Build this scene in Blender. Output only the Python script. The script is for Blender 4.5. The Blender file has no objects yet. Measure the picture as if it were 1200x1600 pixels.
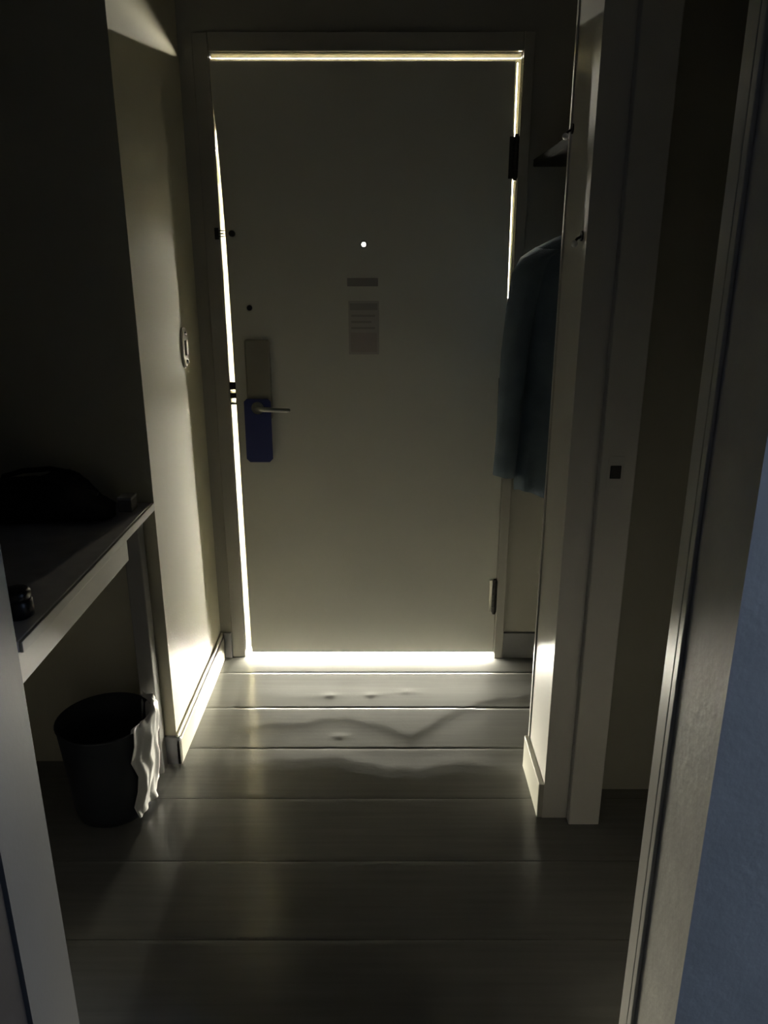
import bpy, bmesh, math, random
from mathutils import Vector, Matrix
random.seed(7)
sc = bpy.context.scene
C = sc.collection
R = math.radians

# ------------------------------------------------------------------ camera
CAM_H, PITCH, F = 1.452, R(18.1), 1200.0
cam_d = bpy.data.cameras.new('camera')
cam = bpy.data.objects.new('camera', cam_d); C.objects.link(cam)
cam.location = (0, 0, CAM_H); cam.rotation_euler = (R(90) - PITCH, 0, 0)
cam_d.sensor_fit = 'VERTICAL'; cam_d.sensor_height = 32.0; cam_d.lens = 32.0 * F / 1600.0
cam_d.clip_start = 0.02
sc.camera = cam

# ------------------------------------------------------------------ daylight outside the entry door
SKY = 1080.0
w = bpy.data.worlds.new('outside_daylight'); sc.world = w; w.use_nodes = True
bg = w.node_tree.nodes['Background']
bg.inputs['Color'].default_value = (1.0, 0.95, 0.79, 1); bg.inputs['Strength'].default_value = SKY
DY_OUT = 2.691
def portal(name, x0, x1, z0, z1, y=2.649, lean=0.0):      # sampling portals in the gaps round the door leaf
    l = bpy.data.lights.new(name, 'AREA'); l.shape = 'RECTANGLE'
    l.size = x1 - x0; l.size_y = z1 - z0; l.cycles.is_portal = True
    o = bpy.data.objects.new(name, l); C.objects.link(o)
    o.location = ((x0 + x1) / 2, y, (z0 + z1) / 2); o.rotation_euler = (R(-90), -lean, 0)
portal('gap_portal_bottom', -.53, .42, -.002, .018)
portal('gap_portal_top', -.53, .42, 2.0405, 2.0425, 2.6705)
portal('gap_portal_left', -.5127, -.5107, .0, 1.60, DY_OUT, R(.172))
portal('gap_portal_right', .4118, .4158, 1.0, 2.045, 2.6705, R(.40))
sc.view_settings.view_transform = 'Standard'
sc.view_settings.look = 'None'
sc.view_settings.exposure = 0.0
sc.view_settings.gamma = 1.0
sc.view_settings.use_curve_mapping = False

# ------------------------------------------------------------------ helpers
def mat(name, col, rough=.6, metal=0.0, spec=.5, bump=0.0, bscale=60, var=0.06, vscale=6, **kw):
    m = bpy.data.materials.new(name); m.use_nodes = True
    nt = m.node_tree; b = nt.nodes['Principled BSDF']
    b.inputs['Roughness'].default_value = rough; b.inputs['Metallic'].default_value = metal
    b.inputs['Specular IOR Level'].default_value = spec
    tc = nt.nodes.new('ShaderNodeTexCoord')
    n = nt.nodes.new('ShaderNodeTexNoise'); n.inputs['Scale'].default_value = vscale; n.inputs['Detail'].default_value = 5
    nt.links.new(tc.outputs['Object'], n.inputs['Vector'])
    r = nt.nodes.new('ShaderNodeValToRGB')
    r.color_ramp.elements[0].position = .3; r.color_ramp.elements[1].position = .7
    r.color_ramp.elements[0].color = tuple(c * (1 - var) for c in col) + (1,)
    r.color_ramp.elements[1].color = tuple(min(1, c * (1 + var)) for c in col) + (1,)
    nt.links.new(n.outputs['Fac'], r.inputs['Fac']); nt.links.new(r.outputs['Color'], b.inputs['Base Color'])
    if bump:
        n2 = nt.nodes.new('ShaderNodeTexNoise'); n2.inputs['Scale'].default_value = bscale; n2.inputs['Detail'].default_value = 3
        nt.links.new(tc.outputs['Object'], n2.inputs['Vector'])
        bp = nt.nodes.new('ShaderNodeBump'); bp.inputs['Strength'].default_value = bump; bp.inputs['Distance'].default_value = .004
        nt.links.new(n2.outputs['Fac'], bp.inputs['Height']); nt.links.new(bp.outputs['Normal'], b.inputs['Normal'])
    for k, v in kw.items(): b.inputs[k].default_value = v
    return m

M = {
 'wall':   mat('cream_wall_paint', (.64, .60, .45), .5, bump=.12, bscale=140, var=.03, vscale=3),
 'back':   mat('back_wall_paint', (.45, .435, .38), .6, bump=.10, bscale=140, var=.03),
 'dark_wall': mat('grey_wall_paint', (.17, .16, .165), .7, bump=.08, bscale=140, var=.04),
 'jamb':   mat('jamb_gloss_paint', (.62, .60, .55), .32, bump=.03, bscale=90, var=.03),
 'pier':   mat('pier_plaster', (.66, .64, .58), .5, bump=.3, bscale=45, var=.06, vscale=12),
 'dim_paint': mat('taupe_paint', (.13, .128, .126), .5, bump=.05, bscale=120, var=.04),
 'frame':  mat('door_frame_paint', (.42, .405, .365), .4, bump=.03, bscale=90, var=.03),
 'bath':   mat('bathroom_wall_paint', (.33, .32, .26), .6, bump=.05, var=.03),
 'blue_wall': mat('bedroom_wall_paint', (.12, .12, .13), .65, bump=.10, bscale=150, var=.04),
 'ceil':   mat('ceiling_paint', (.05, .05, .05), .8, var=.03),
 'door':   mat('door_paint', (.70, .69, .63), .45, bump=.04, bscale=200, var=.03, vscale=4),
 'base':   mat('baseboard_paint', (.44, .425, .36), .35, var=.03),
 'base_grey': mat('grey_baseboard_paint', (.20, .20, .21), .5, var=.05),
 'slab':   mat('subfloor', (.05, .05, .05), .9),
 'outside': mat('walkway_concrete', (.40, .38, .34), .8, bump=.2, var=.1),
 'steel':  mat('satin_steel', (.55, .54, .50), .3, metal=1.0, var=.03),
 'chrome': mat('chrome', (.8, .8, .8), .12, metal=1.0, var=.01),
 'dark_metal': mat('dark_bronze', (.03, .028, .026), .45, metal=.6),
 'lock':   mat('lock_housing', (.30, .285, .24), .45, metal=.2, var=.05),
 'black':  mat('black_nylon', (.008, .008, .009), .8, bump=.3, bscale=200),
 'black_gloss': mat('black_plastic', (.010, .010, .011), .3),
 'hanger_card': mat('blue_card', (.025, .035, .17), .5, var=.1),
 'paper':  mat('grey_paper', (.50, .48, .46), .7, var=.05),
 'print':  mat('dark_print', (.36, .34, .33), .7),
 'print2': mat('red_grey_print', (.44, .39, .38), .7),
 'desk':   mat('desk_top_laminate', (.68, .65, .63), .42, var=.1, vscale=20),
 'apron':  mat('desk_apron_paint', (.42, .40, .34), .45, var=.04),
 'leg':    mat('desk_leg_paint', (.35, .34, .32), .4),
 'bin':    mat('bin_plastic', (.030, .034, .042), .5, var=.05),
 'liner':  mat('white_plastic_liner', (.78, .77, .74), .35, bump=.4, bscale=35, var=.04),
 'jacket': mat('navy_cloth', (.16, .21, .265), .85, bump=.5, bscale=300, var=.15, vscale=14),
 'jacket_in': mat('navy_lining', (.020, .026, .036), .6),
 'wood':   mat('dark_walnut', (.030, .026, .030), .6, var=.25, vscale=9),
 'plastic': mat('switch_plastic', (.50, .48, .42), .3),
 'shelf':  mat('dark_shelf_board', (.03, .028, .026), .9, spec=.1),
 'ball':   mat('white_for_glint', (.8, .8, .78), .15),  # chrome hook balls painted white to read as a glint
 'carton': mat('grey_card', (.22, .21, .20), .7),
}
def glass(name):
    m = bpy.data.materials.new(name); m.use_nodes = True
    b = m.node_tree.nodes['Principled BSDF']
    b.inputs['Transmission Weight'].default_value = 1; b.inputs['Roughness'].default_value = 0
    b.inputs['IOR'].default_value = 1.05; b.inputs['Base Color'].default_value = (1, 1, 1, 1)
    return m
def glow_strip_mat(c=(.16, .155, .135, 1)):                                 # added strips pass a little daylight, so the gap lines glow
    m = mat('added_glow_strip', (.70, .66, .50), .7)
    nt = m.node_tree; b = nt.nodes['Principled BSDF']; out = [n for n in nt.nodes if n.type == 'OUTPUT_MATERIAL'][0]
    t = nt.nodes.new('ShaderNodeBsdfTranslucent'); t.inputs['Color'].default_value = c
    a = nt.nodes.new('ShaderNodeAddShader')
    nt.links.new(b.outputs[0], a.inputs[0]); nt.links.new(t.outputs[0], a.inputs[1]); nt.links.new(a.outputs[0], out.inputs['Surface'])
    return m
M['glow_strip'] = glow_strip_mat(); M['bright_glow_strip'] = glow_strip_mat((.50, .49, .44, 1))
M['lens'] = glass('lens_glass')

def floor_mat():    # vinyl, faint sheen
    m = mat('dark_vinyl_plank', (.235, .235, .22), .20, spec=.5, var=.12, vscale=2.2, bump=.05, bscale=90)
    nt = m.node_tree; b = nt.nodes['Principled BSDF']
    tc = [n for n in nt.nodes if n.type == 'TEX_COORD'][0]
    ramp = [n for n in nt.nodes if n.type == 'VALTORGB'][0]
    mp = nt.nodes.new('ShaderNodeMapping'); mp.inputs['Scale'].default_value = (1.2, 26, 1)
    g = nt.nodes.new('ShaderNodeTexNoise'); g.inputs['Scale'].default_value = 2.5; g.inputs['Detail'].default_value = 6
    nt.links.new(tc.outputs['Object'], mp.inputs['Vector']); nt.links.new(mp.outputs['Vector'], g.inputs['Vector'])
    mx = nt.nodes.new('ShaderNodeMix'); mx.data_type = 'RGBA'; mx.blend_type = 'MULTIPLY'; mx.inputs[0].default_value = .35
    nt.links.new(ramp.outputs['Color'], mx.inputs[6]); nt.links.new(g.outputs['Fac'], mx.inputs[7])
    nt.links.new(mx.outputs[2], b.inputs['Base Color'])
    return m
M['floor'] = floor_mat()

def finish(name, bm, m, parent=None, smooth=False):
    bmesh.ops.recalc_face_normals(bm, faces=bm.faces[:])
    me = bpy.data.meshes.new(name); bm.to_mesh(me); bm.free()
    me.materials.append(M[m] if isinstance(m, str) else m)
    o = bpy.data.objects.new(name, me); C.objects.link(o)
    if smooth:
        for p in me.polygons: p.use_smooth = True
    if parent:
        bpy.context.view_layer.update()
        o.parent = parent; o.matrix_parent_inverse = parent.matrix_world.inverted()
    return o
def tag(o, label, cat, group=None, kind=None):
    o['label'] = label; o['category'] = cat
    if group: o['group'] = group
    if kind: o['kind'] = kind
    return o
def thing(name, loc, label, cat, group=None, kind=None):
    o = bpy.data.objects.new(name, None); C.objects.link(o); o.location = loc; o.empty_display_size = .05
    bpy.context.view_layer.update()
    return tag(o, label, cat, group, kind)
def abox(bm, x0, x1, y0, y1, z0, z1, bev=0.0, seg=2):
    t = bmesh.new()
    bmesh.ops.create_cube(t, size=1)
    for v in t.verts:
        v.co = Vector(((x0 + x1) / 2 + v.co.x * (x1 - x0), (y0 + y1) / 2 + v.co.y * (y1 - y0), (z0 + z1) / 2 + v.co.z * (z1 - z0)))
    if bev:
        bmesh.ops.bevel(t, geom=t.edges[:], offset=bev, segments=seg, affect='EDGES', profile=.5)
    me = bpy.data.meshes.new('t'); t.to_mesh(me); t.free(); bm.from_mesh(me); bpy.data.meshes.remove(me)
    return bm
def box(name, x0, x1, y0, y1, z0, z1, m, parent=None, bev=0.0):
    return finish(name, abox(bmesh.new(), x0, x1, y0, y1, z0, z1, bev), m, parent)
def cyl(bm, p0, p1, r0, r1=None, n=24, cap=True):
    p0, p1 = Vector(p0), Vector(p1); r1 = r0 if r1 is None else r1
    d = (p1 - p0).normalized(); a = d.orthogonal().normalized(); b = d.cross(a)
    ra = [bm.verts.new(p0 + (a * math.cos(2*math.pi*i/n) + b * math.sin(2*math.pi*i/n)) * r0) for i in range(n)]
    rb = [bm.verts.new(p1 + (a * math.cos(2*math.pi*i/n) + b * math.sin(2*math.pi*i/n)) * r1) for i in range(n)]
    for i in range(n): bm.faces.new((ra[i], ra[(i+1) % n], rb[(i+1) % n], rb[i]))
    if cap: bm.faces.new(ra[::-1]); bm.faces.new(rb)
    return bm
def tube(bm, pts, r, n=10, radii=None):
    pts = [Vector(p) for p in pts]; rings = []
    up = Vector((.13, .21, .97)).normalized()
    for i, p in enumerate(pts):
        d = (pts[min(i+1, len(pts)-1)] - pts[max(i-1, 0)]).normalized()
        a = d.cross(up); a = a.normalized() if a.length > 1e-4 else d.orthogonal().normalized(); b = d.cross(a)
        rr = radii[i] if radii else r
        rings.append([bm.verts.new(p + (a*math.cos(2*math.pi*k/n) + b*math.sin(2*math.pi*k/n))*rr) for k in range(n)])
    for s, t in zip(rings, rings[1:]):
        for k in range(n): bm.faces.new((s[k], s[(k+1) % n], t[(k+1) % n], t[k]))
    bm.faces.new(rings[0][::-1]); bm.faces.new(rings[-1])
    return bm
def loft(bm, rings, cap0=True, cap1=True):
    vs = [[bm.verts.new(p) for p in r] for r in rings]; n = len(vs[0])
    for s, t in zip(vs, vs[1:]):
        for k in range(n): bm.faces.new((s[k], s[(k+1) % n], t[(k+1) % n], t[k]))
    if cap0: bm.faces.new(vs[0][::-1])
    if cap1: bm.faces.new(vs[-1])
    return bm
def floor_point(px, py):                       # photograph pixel -> point on the floor plane
    u, v = (px - 600) / F, (800 - py) / F
    dy = math.cos(PITCH) + v * math.sin(PITCH); dz = -math.sin(PITCH) + v * math.cos(PITCH)
    t = CAM_H / -dz
    return u * t, dy * t
def struct(name, label, cat, *a, **k):
    return tag(box(name, *a, **k), label, cat, kind='structure')

# ------------------------------------------------------------------ dimensions
DY = 2.65                                       # hall face of the entry wall and door
OL, OR, OT = -.530, .420, 2.052                 # door opening
XL, XR = -.625, .435                            # hall side walls
CEIL = 2.42
LOW = -.012

# ------------------------------------------------------------------ floor with planks
fl = finish('floor', abox(bmesh.new(), -2.6, 2.6, -2.3, 2.678, -.10, LOW), 'slab')
tag(fl, 'dark vinyl plank floor of the entry hall', 'floor', kind='structure')
def px_curve(pts):
    w_ = [floor_point(*p) for p in pts]
    def f(x):
        if x <= w_[0][0]: return w_[0][1]
        for (xa, ya), (xb, yb) in zip(w_, w_[1:]):
            if x <= xb:
                t = (x - xa) / (xb - xa); return ya + (yb - ya) * t + .006 * math.sin(31 * x + ya * 9) + .004 * math.sin(67 * x + ya * 21)
        return w_[-1][1]
    return f
c1 = px_curve([(300, 1083), (412, 1085), (500, 1088), (575, 1093), (640, 1092), (900, 1092)])
c2 = px_curve([(300, 1140), (440, 1130), (545, 1120), (600, 1135), (640, 1150), (690, 1120), (745, 1095), (820, 1085)])
c3 = px_curve([(300, 1196), (420, 1190), (510, 1183), (575, 1194), (650, 1205), (705, 1191), (820, 1205)])
bumps = [(floor_point(515, 1085), .0012), (floor_point(580, 1084), .0012), (floor_point(635, 1079), .0010), (floor_point(531, 1150), .0009)]
def soft(t, k):                                 # 0 before the crease, ramps to 1 over length k
    t = t / k
    return 0 if t <= 0 else (1 if t >= 1 else t * (2 - t))
DY_ = 2.65
def height(x, y):
    h = 0.0
    inw = max(0.0, min(1.0, (x + .52) / .06))
    g1 = max(0.0, 1 - abs(x + .27) / .28)
    yc = c3(x); d, d3 = DY_ - y, DY_ - c3(x)
    if d < .22: h -= .005 * math.sin(math.pi / 2 * max(0.0, d) / .22) ** 2        # the planks dip behind the door,
    elif d < d3: h += -.005 + .008 * ((d - .22) / (d3 - .22)) ** 1.3              # swell towards the crease
    else: h += .003 - .0145 * min(1.0, (d - d3) / 1.2)                            # and fall away behind it
    h -= .0006 * g1 * soft(c1(x) - y, .08)
    h -= .0014 * inw * soft(c2(x) - y, .09) * max(0.0, min(1.0, (y - yc + .05) / .1))
    for (bx, by), a in bumps:
        h += a * math.exp(-(((x - bx) / .022) ** 2 + ((y - by) / .012) ** 2))
    return h
PITCH_Y, SEAM0 = .236, 2.764
for i in range(10):
    y1 = SEAM0 - i * PITCH_Y - .0008; y0 = SEAM0 - (i + 1) * PITCH_Y + .0008
    y1 = min(y1, 2.678)
    x0, x1 = -1.16, 1.14
    nx, ny = 230, 22
    bm = bmesh.new(); g = []
    e = .0016
    ys = [y0] + [y0 + e + (y1 - y0 - 2*e) * k / ny for k in range(ny + 1)] + [y1]
    for k, yy in enumerate(ys):
        row = []
        for a in range(nx + 1):
            xx = x0 + (x1 - x0) * a / nx
            z = height(xx, yy) - ((.0005 if i < 3 else .00015) if k in (0, len(ys) - 1) else 0)
            row.append(bm.verts.new((xx, yy, z)))
        g.append(row)
    for ra, rb in zip(g, g[1:]):
        for a in range(nx): bm.faces.new((ra[a], ra[a+1], rb[a+1], rb[a]))
    bnd = [ed for ed in bm.edges if len(ed.link_faces) == 1]
    ex = bmesh.ops.extrude_edge_only(bm, edges=bnd)
    for v in ex['geom']:
        if isinstance(v, bmesh.types.BMVert): v.co.z = LOW - .001
    o = finish('plank', bm, 'floor', fl)
    for p in o.data.polygons: p.use_smooth = p.area > 4e-5 and p.normal.z > .9
# ------------------------------------------------------------------ walls and ceiling
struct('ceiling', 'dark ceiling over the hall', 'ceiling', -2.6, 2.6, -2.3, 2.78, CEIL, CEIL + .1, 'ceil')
wb = bmesh.new()
abox(wb, -2.6, OL, DY, DY + .10, LOW, CEIL); abox(wb, OR, 2.6, DY, DY + .10, LOW, CEIL); abox(wb, OL, OR, DY, DY + .10, OT, CEIL)
wb = finish('wall_entry', wb, 'back'); tag(wb, 'cream wall around the entry door', 'wall', kind='structure')
struct('wall_left', 'cream wall left of the entry door, lit from the door gaps', 'wall', -1.3, XL, 1.99, DY, LOW, CEIL, 'wall')
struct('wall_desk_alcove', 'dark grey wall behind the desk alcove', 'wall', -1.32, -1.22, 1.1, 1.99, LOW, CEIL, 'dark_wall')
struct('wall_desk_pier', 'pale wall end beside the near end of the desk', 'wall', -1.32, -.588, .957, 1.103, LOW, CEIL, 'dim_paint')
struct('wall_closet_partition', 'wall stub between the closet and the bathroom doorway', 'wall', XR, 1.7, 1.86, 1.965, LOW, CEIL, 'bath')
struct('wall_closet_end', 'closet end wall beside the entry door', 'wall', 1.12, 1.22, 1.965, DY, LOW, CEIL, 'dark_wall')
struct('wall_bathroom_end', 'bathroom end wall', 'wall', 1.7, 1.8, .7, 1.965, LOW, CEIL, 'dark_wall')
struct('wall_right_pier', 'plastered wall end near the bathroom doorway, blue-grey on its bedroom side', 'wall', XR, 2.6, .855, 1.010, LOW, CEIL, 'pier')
struct('wall_doorway_header', 'wall strip above the bathroom doorway', 'wall', XR, XR + .14, 1.04, 1.742, 2.05, CEIL, 'pier')
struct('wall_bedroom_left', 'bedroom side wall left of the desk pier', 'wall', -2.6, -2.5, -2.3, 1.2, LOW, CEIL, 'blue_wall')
struct('wall_bedroom_front', 'bedroom wall beyond the added dark cabinet', 'wall', -2.5, -1.3, 1.1, 1.2, LOW, CEIL, 'blue_wall')
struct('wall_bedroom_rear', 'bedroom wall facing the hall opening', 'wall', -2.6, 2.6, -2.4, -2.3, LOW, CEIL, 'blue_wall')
wr = bmesh.new()
WY0, WY1, WZ0, WZ1 = -.10, .62, .70, 1.75
abox(wr, 2.5, 2.6, -2.3, WY0, LOW, CEIL); abox(wr, 2.5, 2.6, WY1, 1.01, LOW, CEIL)
abox(wr, 2.5, 2.6, WY0, WY1, LOW, WZ0); abox(wr, 2.5, 2.6, WY0, WY1, WZ1, CEIL)
tag(finish('wall_bedroom_right', wr, 'blue_wall'), 'bedroom wall holding the added window', 'wall', kind='structure')

# added unseen window: its pane glows blue to tint the right wall end
def blue_glow_mat():
    m = bpy.data.materials.new('added_blue_glow'); m.use_nodes = True
    b = m.node_tree.nodes['Principled BSDF']; b.inputs['Base Color'].default_value = (.3, .35, .45, 1)
    b.inputs['Emission Color'].default_value = (.50, .66, 1, 1); b.inputs['Emission Strength'].default_value = 13.0
    return m
wn = box('added_blue_window', 2.585, 2.60, WY0, WY1, WZ0, WZ1, blue_glow_mat()); tag(wn, 'added unseen bedroom window glowing blue to tint the right wall end', 'window', kind='structure')
fb = bmesh.new()
for a in ((WY0, WY0+.05, WZ0, WZ1), (WY1-.05, WY1, WZ0, WZ1), (WY0, WY1, WZ0, WZ0+.05), (WY0, WY1, WZ1-.05, WZ1), ((WY0+WY1)/2-.02, (WY0+WY1)/2+.02, WZ0, WZ1)):
    abox(fb, 2.53, 2.584, a[0], a[1], a[2], a[3])
finish('added_window_frame', fb, 'jamb', wn)

# bathroom doorway far jamb (facing the camera), strike, stop, baseboards
jb = bmesh.new()
abox(jb, XR - .002, .50, 1.742, 1.86, LOW, CEIL); abox(jb, XR - .002, XR, 1.86, 1.966, LOW, CEIL)
jamb = finish('trim_1', jb, 'jamb'); tag(jamb, 'pale bathroom door jamb with a dark strike hole', 'door jamb', kind='structure')
box('door_stop', .50, .582, 1.716, 1.86, LOW, 2.06, 'jamb', jamb, bev=.003)
box('corner_bead', XR - .006, XR + .004, 1.955, 1.969, .11, CEIL, 'jamb', jamb, bev=.002)
box('strike_hole', .522, .548, 1.7142, 1.722, .972, 1.004, 'black_gloss', jamb, bev=.002)
sp = bmesh.new(); abox(sp, .516, .554, 1.7152, 1.72, .950, 1.026, .001)
finish('strike_plate', sp, 'jamb', jamb)
nj = finish('trim_2', abox(bmesh.new(), XR - .006, .58, 1.010, 1.046, LOW, CEIL, .002), 'jamb')
tag(nj, 'glossy casing strip on the near side of the bathroom doorway', 'door casing', kind='structure')
box('casing_back_band', XR - .006, XR, .993, 1.010, LOW, CEIL, 'jamb', nj, bev=.002)
struct('baseboard_right', 'pale baseboard on the closet wall stub', 'baseboard', XR - .016, XR, 1.744, 1.972, LOW, .108, 'base', bev=.003)
bl = finish('baseboard_left', abox(bmesh.new(), XL, XL + .014, 1.975, DY, LOW, .085, .003), 'base')
tag(bl, 'pale baseboard under the lit left wall', 'baseboard', kind='structure')
box('cap_moulding', XL, XL + .009, 1.978, DY, .083, .102, 'base', bl, bev=.004)
box('baseboard_return', -.70, XL + .014, 1.975, 1.99, LOW, .095, 'base_grey', bl, bev=.004)
be = finish('baseboard_entry', abox(bmesh.new(), .455, 1.12, DY - .014, DY, LOW, .105, .003), 'base_grey')
tag(be, 'dark grey baseboard on the entry wall behind the hanging jacket', 'baseboard', kind='structure')
box('baseboard_section', XL + .014, OL - .053, DY - .014, DY, LOW, .105, 'base_grey', be, bev=.003)

# ------------------------------------------------------------------ entry door frame and door
fr = finish('trim_3', abox(bmesh.new(), OL - .052, OL - .004, DY - .005, DY, LOW, OT + .055, .002), 'frame')
tag(fr, 'painted casing around the entry door', 'door casing', kind='structure')
box('casing_side', OR + .002, OR + .036, DY - .016, DY, LOW, OT + .055, 'frame', fr, bev=.003)
box('casing_head', OL - .001, OR + .002, DY - .016, DY, OT + .002, OT + .055, 'frame', fr, bev=.003)

door = thing('door_1', (-.05, DY, 0), 'grey painted hotel entry door outlined by bright gaps of daylight', 'door', kind='structure')
TH, ZB, ZT = .038, .016, 2.031
HX, HZ, HR = -.066, 1.503, .0085
def lerp_tab(tab, z):
    for (za, a), (zb, b) in zip(tab, tab[1:]):
        if z <= zb: return a + (b - a) * max(0, z - za) / (zb - za)
    return tab[-1][1]
GL = [(0, .0195), (.9, .0175), (1.5, .0150), (1.80, .0080), (1.95, -.001), (2.1, -.001)]      # left gap by height
GR = [(0, .0002), (.90, .0002), (1.07, .0060), (2.04, .0195), (2.1, .0200)]                     # right gap
SL = [(0, .0003), (.3, .0004), (.6, .0007), (.9, .00045), (1.2, .00022), (1.5, .0001), (1.80, .0001), (1.95, .0), (2.1, .0)]   # added slit that sets how much light passes
SR = [(0, .0), (.98, .0), (1.07, .0008), (1.6, .0013), (2.04, .0018), (2.1, .0018)]
def xi(z): return OL + lerp_tab(GL, z)
def xl(z): return xi(z) + lerp_tab(SL, z)
def xr(z): return OR - lerp_tab(GR, z)
zs = [ZB, .45, .90, 1.07, HZ - HR, HZ + HR, 1.80, 1.95, ZT]
bm = bmesh.new(); vf, vb = [], []
for z in zs:
    xs = [xl(z), HX - HR, HX + HR, xr(z)]
    vf.append([bm.verts.new((x, DY, z)) for x in xs]); vb.append([bm.verts.new((x, DY + TH, z)) for x in xs])
for j in range(len(zs) - 1):
    for i in range(3):
        if i == 1 and j == 4:
            q = [(j, i), (j, i+1), (j+1, i+1), (j+1, i)]
            for (a, b), (c, d) in zip(q, q[1:] + q[:1]):
                bm.faces.new((vf[a][b], vf[c][d], vb[c][d], vb[a][b]))
            continue
        bm.faces.new((vf[j][i], vf[j][i+1], vf[j+1][i+1], vf[j+1][i]))
        bm.faces.new((vb[j][i+1], vb[j][i], vb[j+1][i], vb[j+1][i+1]))
    for i in (0, 3): bm.faces.new((vf[j][i], vf[j+1][i], vb[j+1][i], vb[j][i]))
for j in (0, len(zs) - 1):
    for i in range(3): bm.faces.new((vf[j][i], vf[j][i+1], vb[j][i+1], vb[j][i]))
finish('door_leaf', bm, 'door', door)
def glow_strip(name, xa, xb, parent, ya=DY + .018, yb=DY + .023, m='glow_strip'):                 # added strip that narrows the gap and its light, edges given by height
    bm = bmesh.new(); rows = []
    for z in [ZB + (ZT - ZB) * k / 24 for k in range(25)]:
        a, b = xa(z), xb(z)
        if b - a < .0004: b = a + .0004
        rows.append([(a, ya, z), (b, ya, z), (b, yb, z), (a, yb, z)])
    return finish(name, loft(bm, rows), m, parent)
glow_strip('frame_glow_strip', lambda z: OL - .001, lambda z: max(OL, xi(z)), fr, DY + TH, DY + TH + .004, 'bright_glow_strip')
glow_strip('edge_glow_strip', lambda z: xi(z), lambda z: xl(z) + .001, door, DY - .0005, DY + .0025)
midr = lambda z: (OR + xr(z)) / 2
glow_strip('frame_glow_strip', lambda z: midr(z) + lerp_tab(SR, z) / 2, lambda z: OR + .001, fr)
glow_strip('edge_glow_strip', lambda z: xr(z) - .002, lambda z: midr(z) - lerp_tab(SR, z) / 2, door)
box('frame_glow_strip', OL, OR, DY + .018, DY + .023, 2.0420, OT + .001, 'glow_strip', fr)
box('edge_glow_strip', OL, OR, DY + .018, DY + .023, ZT - .001, 2.0410, 'glow_strip', door)
def ring(bm, cx, cz, ya, yb, ri, ro, n=28):
    rr = []
    for (r, y) in ((ri, ya), (ro, ya), (ro, yb), (ri, yb)):
        rr.append([bm.verts.new((cx + r*math.cos(2*math.pi*k/n), y, cz + r*math.sin(2*math.pi*k/n))) for k in range(n)])
    for s in range(4):
        a, b = rr[s], rr[(s+1) % 4]
        for k in range(n): bm.faces.new((a[k], a[(k+1) % n], b[(k+1) % n], b[k]))
    return bm
pe = finish('peephole', ring(bmesh.new(), HX, HZ, DY - .003, DY + .001, .0070, .0135), 'steel', door)
finish('lens', cyl(bmesh.new(), (HX, DY + .004, HZ), (HX, DY + .006, HZ), .0083), 'lens', pe)
lk = box('lock_housing', -.472, -.386, DY - .018, DY, .93, 1.20, 'lock', door, bev=.007)
lv = bmesh.new(); cyl(lv, (-.432, DY - .018, .972), (-.432, DY - .028, .972), .024, .022)
tube(lv, [(-.432, DY - .02, .972), (-.432, DY - .055, .972), (-.426, DY - .062, .972), (-.40, DY - .064, .972), (-.36, DY - .063, .970), (-.335, DY - .058, .968), (-.322, DY - .05, .967)], .0085, 12, [.009, .009, .0095, .0085, .008, .0075, .006])
finish('lever_handle', lv, 'steel', door, True)
for za, zb_ in ((1.030, 1.056), (1.000, 1.019), (.978, .985)):
    box('latch_bolt', OL - .002, xi(za) + .002, DY - .001, DY + .03, za, zb_, 'dark_metal', door, bev=.001)
finish('bolt_head', cyl(bmesh.new(), (-.449, DY - .003, 1.303), (-.449, DY + .001, 1.303), .009, n=16), 'black_gloss', door)
for z0, z1 in ((1.70, 1.822), (.945, 1.07), (.19, .318)):
    hb = bmesh.new(); abox(hb, OR - .026, OR + .004, DY - .0035, DY + .03, z0, z1, .001)
    h = finish('hinge', hb, 'dark_metal' if z0 > .5 else 'steel', door)
    kb = bmesh.new()
    n = 5
    for k in range(n):
        a = z0 + (z1 - z0) * k / n + .001; b = z0 + (z1 - z0) * (k + 1) / n - .001
        cyl(kb, (OR - .006, DY - .009, a), (OR - .006, DY - .009, b), .0085, n=14)
    cyl(kb, (OR - .006, DY - .009, z0 - .006), (OR - .006, DY - .009, z1 + .006), .006, n=12)
    finish('hinge_barrel', kb, 'dark_metal', h)
sw = thing('security_latch', (OL, DY - .005, 1.536), 'small dark security latch on the casing beside the peephole level', 'latch')
lb = bmesh.new(); abox(lb, OL - .018, OL - .004, DY - .011, DY - .0052, 1.518, 1.554, .002); finish('latch_plate', lb, 'dark_metal', sw)
lb = bmesh.new()
for z in (1.527, 1.536, 1.545): abox(lb, OL - .01, OL + .016, DY - .014, DY - .0105, z - .0016, z + .0016, .0006)
finish('latch_arm', lb, 'dark_metal', sw)
lb = bmesh.new(); cyl(lb, (OL + .040, DY - .012, 1.536), (OL + .040, DY, 1.536), .006, n=14); cyl(lb, (OL + .040, DY - .024, 1.536), (OL + .040, DY - .012, 1.536), .010, n=14)
finish('latch_knob', lb, 'dark_metal', door)

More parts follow.
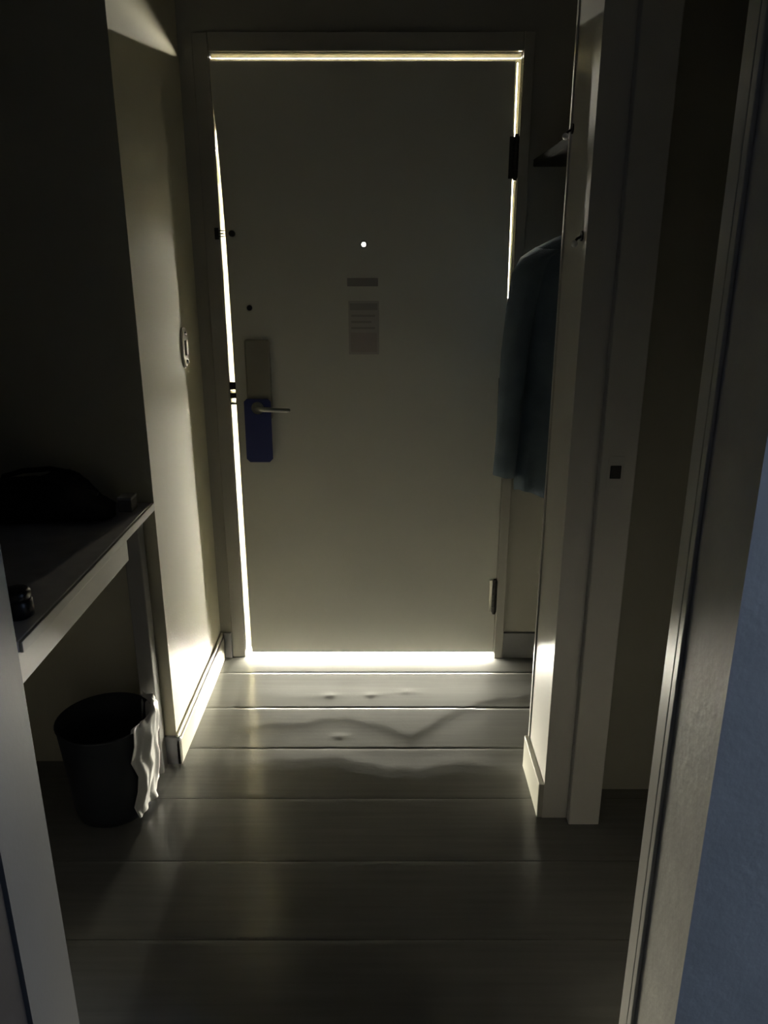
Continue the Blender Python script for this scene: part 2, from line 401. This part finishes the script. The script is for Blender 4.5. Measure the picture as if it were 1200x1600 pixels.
# blue hanger card on the lever
bm = bmesh.new(); n = 24; w2, zt, zbm = .046, 1.004, .782
outer = [(-w2, zbm + .012), (-w2 + .012, zbm), (w2 - .012, zbm), (w2, zbm + .012), (w2, zt - .01), (w2 - .01, zt), (-w2 + .01, zt), (-w2, zt - .01)]
hole = [(.0215*math.cos(2*math.pi*k/n), .972 + .0215*math.sin(2*math.pi*k/n)) for k in range(n)]
ycard = DY - .034
def card(yy):
    o_ = [bm.verts.new((-.434 + x, yy - .004 * (1.0 - z) / .2, z)) for x, z in outer]
    h_ = [bm.verts.new((-.434 + x, yy - .004 * (1.0 - z) / .2, z)) for x, z in hole]
    eds = [bm.edges.new((o_[i], o_[(i+1) % len(o_)])) for i in range(len(o_))] + [bm.edges.new((h_[i], h_[(i+1) % n])) for i in range(n)]
    return o_, h_, eds
o1, h1, e1 = card(ycard); bmesh.ops.triangle_fill(bm, edges=e1, use_beauty=True)
o2, h2, e2 = card(ycard + .0012); bmesh.ops.triangle_fill(bm, edges=e2, use_beauty=True)
for A, B in ((o1, o2), (h1, h2)):
    for i in range(len(A)): bm.faces.new((A[i], A[(i+1) % len(A)], B[(i+1) % len(A)], B[i]))
hc = finish('door_hanger_card', bm, 'hanger_card'); tag(hc, 'blue hanger card hung on the door lever', 'door sign')

# notice under the peephole
nt_ = thing('evacuation_notice', (-.066, DY, 1.1), 'faint grey notice stuck on the door below the peephole', 'notice')
box('sheet', -.119, -.017, DY - .0022, DY, 1.150, 1.325, 'paper', nt_, bev=.0008)
box('header_strip', -.122, -.020, DY - .0022, DY, 1.372, 1.398, 'print', nt_, bev=.0008)
box('title_bar', -.114, -.022, DY - .0030, DY - .0022, 1.296, 1.318, 'print', nt_)
box('plan_block', -.112, -.024, DY - .0030, DY - .0022, 1.158, 1.222, 'print2', nt_)
for k in range(3): box('text_line', -.110, -.030 - .012*(k % 2), DY - .0030, DY - .0022, 1.234 + k*.02, 1.241 + k*.02, 'print', nt_)

# ------------------------------------------------------------------ light switch on the left wall
ls = thing('light_switch', (XL, 2.436, 1.195), 'small oval light switch with two shiny screws on the left wall', 'light switch')
bm = bmesh.new(); n = 32; rings = []
for (s, dx) in ((1, 0), (1, .004), (.9, .0075)):
    rings.append([(XL + dx, 2.436 + s*.036*(abs(math.cos(t))**.7)*math.copysign(1, math.cos(t)), 1.195 + s*.062*(abs(math.sin(t))**.7)*math.copysign(1, math.sin(t))) for t in [2*math.pi*k/n for k in range(n)]])
finish('plate', loft(bm, rings), 'plastic', ls)
box('rocker', XL + .006, XL + .013, 2.424, 2.448, 1.172, 1.218, 'lock', ls, bev=.003)
for dz in (-.043, .043):
    bm = bmesh.new(); bmesh.ops.create_uvsphere(bm, u_segments=16, v_segments=10, radius=.007, matrix=Matrix.Translation((XL + .007, 2.436, 1.195 + dz)))
    finish('screw', bm, 'chrome', ls, True)

# ------------------------------------------------------------------ desk in the alcove
desk = thing('desk', (-.9, 1.58, 0), 'console desk with a pale apron set in the alcove', 'desk')
box('desk_top', -1.20, -.628, 1.185, 1.985, .808, .830, 'desk', desk, bev=.003)
box('edge_band', -.6285, -.622, 1.185, 1.985, .8085, .8295, 'apron', desk, bev=.0015)
box('apron', -.662, -.640, 1.185, 1.795, .738, .808, 'apron', desk, bev=.002)
for (x, y) in ((-.700, 1.930), (-1.19, 1.930), (-1.19, 1.20)):
    box('leg', x, x + .045, y, y + .045, -.006, .808, 'leg', desk, bev=.003)
box('leg', -.80, -.755, 1.20, 1.245, -.006, .808, 'leg', desk, bev=.003)

# black bag on the desk
bag = thing('duffel_bag', (-.93, 1.83, .83), 'soft black bag slumped on the desk against the wall', 'bag')
bm = bmesh.new(); rings = []
for i in range(25):
    t = i / 24; x = -1.17 + .475 * t
    prof = math.sin(math.pi * min(1, max(.0, .04 + .92 * t))) ** .40
    hgt = (.100 + .022 * math.sin(7.5 * t + 2.4) + .014 * math.sin(17 * t + 1)) * prof
    wid = .095 * prof * (1 + .10 * math.sin(9 * t))
    rings.append([(x + .006 * math.sin(3*a + i), 1.855 + wid * math.cos(a), .830 + hgt * .5 * (1 + math.copysign(abs(math.sin(a)) ** .75, math.sin(a))) + (.004 * math.sin(5*a + i*.9) if math.sin(a) > -.3 else 0)) for a in [2*math.pi*k/28 for k in range(28)]])
finish('bag_body', loft(bm, rings), 'black', bag, True)
for yy in (1.80, 1.89):
    finish('handle', tube(bmesh.new(), [(-.98, yy, .90), (-.97, yy, .930), (-.92, yy, .944), (-.85, yy, .950), (-.79, yy, .938), (-.77, yy, .90)], .007), 'black', bag, True)
finish('zip', tube(bmesh.new(), [(-1.14, 1.85, .890), (-1.08, 1.85, .915), (-1.0, 1.85, .920), (-.9, 1.85, .925), (-.8, 1.85, .922), (-.72, 1.85, .895)], .004), 'black_gloss', bag, True)
ct = thing('small_carton', (-.67, 1.93, .83), 'tiny grey carton beside the black bag on the desk', 'box')
box('carton_body', -.690, -.655, 1.90, 1.945, .830, .868, 'carton', ct, bev=.0015)
box('carton_flap', -.691, -.654, 1.899, 1.946, .862, .870, 'paper', ct, bev=.0015)
jr = thing('jar', (-.672, 1.285, .83), 'small black lidded jar near the front edge of the desk', 'jar')
def lathe(prof, cx, cy, n=32):
    return [[(cx + r*math.cos(2*math.pi*k/n), cy + r*math.sin(2*math.pi*k/n), z) for k in range(n)] for r, z in prof]
finish('jar_body', loft(bmesh.new(), lathe([(.022, .830), (.0265, .833), (.028, .845), (.027, .862), (.023, .868)], -.672, 1.285)), 'black_gloss', jr, True)
finish('lid', loft(bmesh.new(), lathe([(.0245, .867), (.0255, .869), (.0255, .880), (.022, .884), (.008, .885)], -.672, 1.285)), 'black_gloss', jr, True)

# ------------------------------------------------------------------ waste bin with liner
BX, BY = -.755, 1.80
bn = thing('waste_bin', (BX, BY, 0), 'dark round waste bin with a white liner drooping over its side', 'waste bin')
prof = [(.088, -.006), (.098, .0), (.104, .02), (.118, .20), (.125, .275), (.128, .28), (.123, .282), (.114, .20), (.098, .022), (.02, .018)]
finish('bin_body', loft(bmesh.new(), lathe(prof, BX, BY, 40)), 'bin', bn, True)
bm = bmesh.new(); n = 56; grid = []
lp = [(.114, .205, .2), (.119, .270, .3), (.127, .300, .6), (.132, .303, .8), (.136, .290, 1), (.135, .25, 1), (.131, .20, 1), (.127, .15, 1), (.122, .10, 1), (.117, .055, 1.0), (.113, .022, 1)]
for j, (r, z, a) in enumerate(lp):
    row = []
    for k in range(n + 1):
        t = R(-40 + 5*math.sin(j*1.9)*(j > 4)) + R(95) * k / n
        rr = r + a * (.0045 * math.sin(9*t + j*.7) + .003 * math.sin(17*t - j*1.1) + .002 * math.sin(29*t + j*2))
        zz = z + a * (.006 * math.sin(4*t + 1) + .005 * math.sin(11*t + j*.5)) + (.020 * math.exp(-((t - .15) / .25) ** 2) if 2 <= j <= 3 else 0)
        row.append(bm.verts.new((BX + rr*math.cos(t), BY + rr*math.sin(t), max(zz, .008))))
    grid.append(row)
for ra, rb in zip(grid, grid[1:]):
    for k in range(n): bm.faces.new((ra[k], ra[k+1], rb[k+1], rb[k]))
o = finish('liner', bm, 'liner', bn, True)
sm = o.modifiers.new('thickness', 'SOLIDIFY'); sm.thickness = .0012

# ------------------------------------------------------------------ closet: shelf, rail, hanger, jacket, hooks
struct('trim_4', 'closet shelf board above the hanging rail', 'shelf', .472, 1.12, 1.965, DY, 1.735, 1.757, 'shelf', bev=.002)
RX, RZ = .64, 1.655
rail = thing('closet_rail', (RX, 2.3, RZ), 'dark closet rail carrying the jacket hanger', 'rail')
finish('rod', cyl(bmesh.new(), (RX, 1.966, RZ), (RX, DY - .001, RZ), .0125), 'dark_metal', rail, True)
for a, b in ((1.966, 1.976), (DY - .011, DY - .001)): finish('flange', cyl(bmesh.new(), (RX, a, RZ), (RX, b, RZ), .030), 'steel', rail)
GY = 2.33
hg = thing('coat_hanger', (RX, GY, 1.5), 'coat hanger on the closet rail inside the jacket', 'hanger')
hk = [(RX, GY, 1.555)] + [(RX + .0 + .017*math.sin(t), GY, RZ - .0 + .017*math.cos(t) - .0) for t in [R(a) for a in (180, 140, 90, 45, 0, -45, -90, -115)]]
hk[1] = (RX + .004, GY, 1.62)
finish('hook', tube(bmesh.new(), hk, .0022), 'steel', hg, True)
finish('shoulder_bar', tube(bmesh.new(), [(RX - .205, GY, 1.462), (RX - .15, GY, 1.495), (RX - .06, GY, 1.535), (RX, GY, 1.553), (RX + .06, GY, 1.535), (RX + .15, GY, 1.495), (RX + .205, GY, 1.462)], .010), 'wood', hg, True)
jk = thing('jacket', (RX, GY, .8), 'navy jacket hanging in the closet beside the entry door', 'jacket')
bm = bmesh.new(); rings = []; n = 64
#      z, half width, half depth, fold amplitude
secs = [(1.552, .055, .030, 0), (1.535, .090, .042, 0), (1.512, .150, .050, .001), (1.485, .205, .055, .002), (1.455, .226, .058, .003), (1.40, .222, .064, .005), (1.30, .214, .070, .007), (1.15, .212, .072, .010), (1.0, .218, .074, .013), (.88, .224, .078, .016), (.79, .228, .080, .018), (.765, .226, .079, .018)]
for z, hw, hd, fa in secs:
    rg = []
    for k in range(n):
        t = 2*math.pi*k/n; c, s = math.cos(t), math.sin(t)
        r = 1 + (fa / hd) * (.6*math.sin(9*t + 1.2*z) + .4*math.sin(15*t + 2 + z*2))
        rg.append((RX + hw*math.copysign(abs(c)**.8, c), GY + hd*math.copysign(abs(s)**.8, s)*r, z + (.010*math.sin(4*t) if z < .8 else 0)))
    rings.append(rg)
o = finish('jacket_body', loft(bm, rings, False, False), 'jacket', jk, True)
sm = o.modifiers.new('cloth_thickness', 'SOLIDIFY'); sm.thickness = .003; sm.offset = 1
for sgn in (-1, 1):
    bm = bmesh.new(); rings = []
    ss = [(.165, 1.487, .042, .046), (.205, 1.462, .046, .052), (.228, 1.42, .046, .056), (.240, 1.33, .042, .055), (.250, 1.20, .040, .052), (.257, 1.07, .037, .049), (.262, .95, .035, .047), (.266, .86, .034, .045), (.267, .815, .033, .043)]
    for j, (dx, z, rx, ry) in enumerate(ss):
        rings.append([(RX + sgn*dx + rx*math.cos(t)*(1 + .06*math.sin(3*t + j*1.3)), GY - .018 + ry*math.sin(t)*(1 + .08*math.sin(4*t + j)), z + .006*math.sin(t + j*.5)) for t in [2*math.pi*k/28 for k in range(28)]])
    finish('sleeve', loft(bm, rings), 'jacket', jk, True)
bm = bmesh.new(); rings = []
for (z, rx, ry) in ((1.528, .074, .047), (1.556, .062, .046), (1.578, .058, .045), (1.581, .054, .041), (1.560, .050, .036)):
    rings.append([(RX + rx*math.cos(t), GY + ry*math.sin(t) - .006, z - .012*math.sin(t)*-1) for t in [2*math.pi*k/32 for k in range(32)]])
finish('collar', loft(bm, rings, False, False), 'jacket', jk, True)
finish('front_placket', tube(bmesh.new(), [(RX - .004, GY - .052, 1.52), (RX, GY - .068, 1.42), (RX + .002, GY - .080, 1.25), (RX, GY - .088, 1.05), (RX + .002, GY - .098, .85), (RX, GY - .098, .775)], .006), 'jacket_in', jk, True)
for name, (hx, hy, hz), lab in (('wall_hook', (XR, 1.782, 1.492), 'small chrome ball hook on the wall stub by the jacket, painted white for its glint'), ('wall_hook', (XR, 1.945, 1.728), 'small chrome ball hook high on the stub corner beside the closet shelf, painted white for its glint')):
    t = thing(name, (hx, hy, hz), lab, 'hook')
    finish('back_plate', cyl(bmesh.new(), (hx + .001, hy, hz + .012), (hx - .005, hy, hz + .012), .011, n=20), 'dark_metal', t)
    bm = bmesh.new(); tube(bm, [(hx - .003, hy, hz + .012), (hx - .013, hy, hz + .006), (hx - .017, hy, hz)], .003); finish('stem', bm, 'dark_metal', t, True)
    bm = bmesh.new(); bmesh.ops.create_uvsphere(bm, u_segments=16, v_segments=12, radius=.0075, matrix=Matrix.Translation((hx - .018, hy, hz - .004)))
    finish('ball', bm, 'ball', t, True)

# ------------------------------------------------------------------ added cabinet by the desk pier, keeps the left edge dark like shade
wd = thing('added_dark_cabinet', (-.95, .8, 0), 'added dark cabinet standing in for shade beside the pale wall end', 'added_dark_cabinet')
box('carcass', -1.29, -.592, .56, .952, LOW, 2.10, 'wood', wd, bev=.003)
for x0, x1 in ((-1.285, -.944), (-.938, -.597)):
    d = box('added_cabinet_door', x0, x1, .54, .5595, .06, 2.08, 'wood', wd, bev=.002)
    xk = x1 - .03 if x1 < -.9 else x0 + .03
    finish('handle', tube(bmesh.new(), [(xk, .54, .95), (xk, .515, .96), (xk, .515, 1.09), (xk, .54, 1.10)], .005), 'steel', d, True)
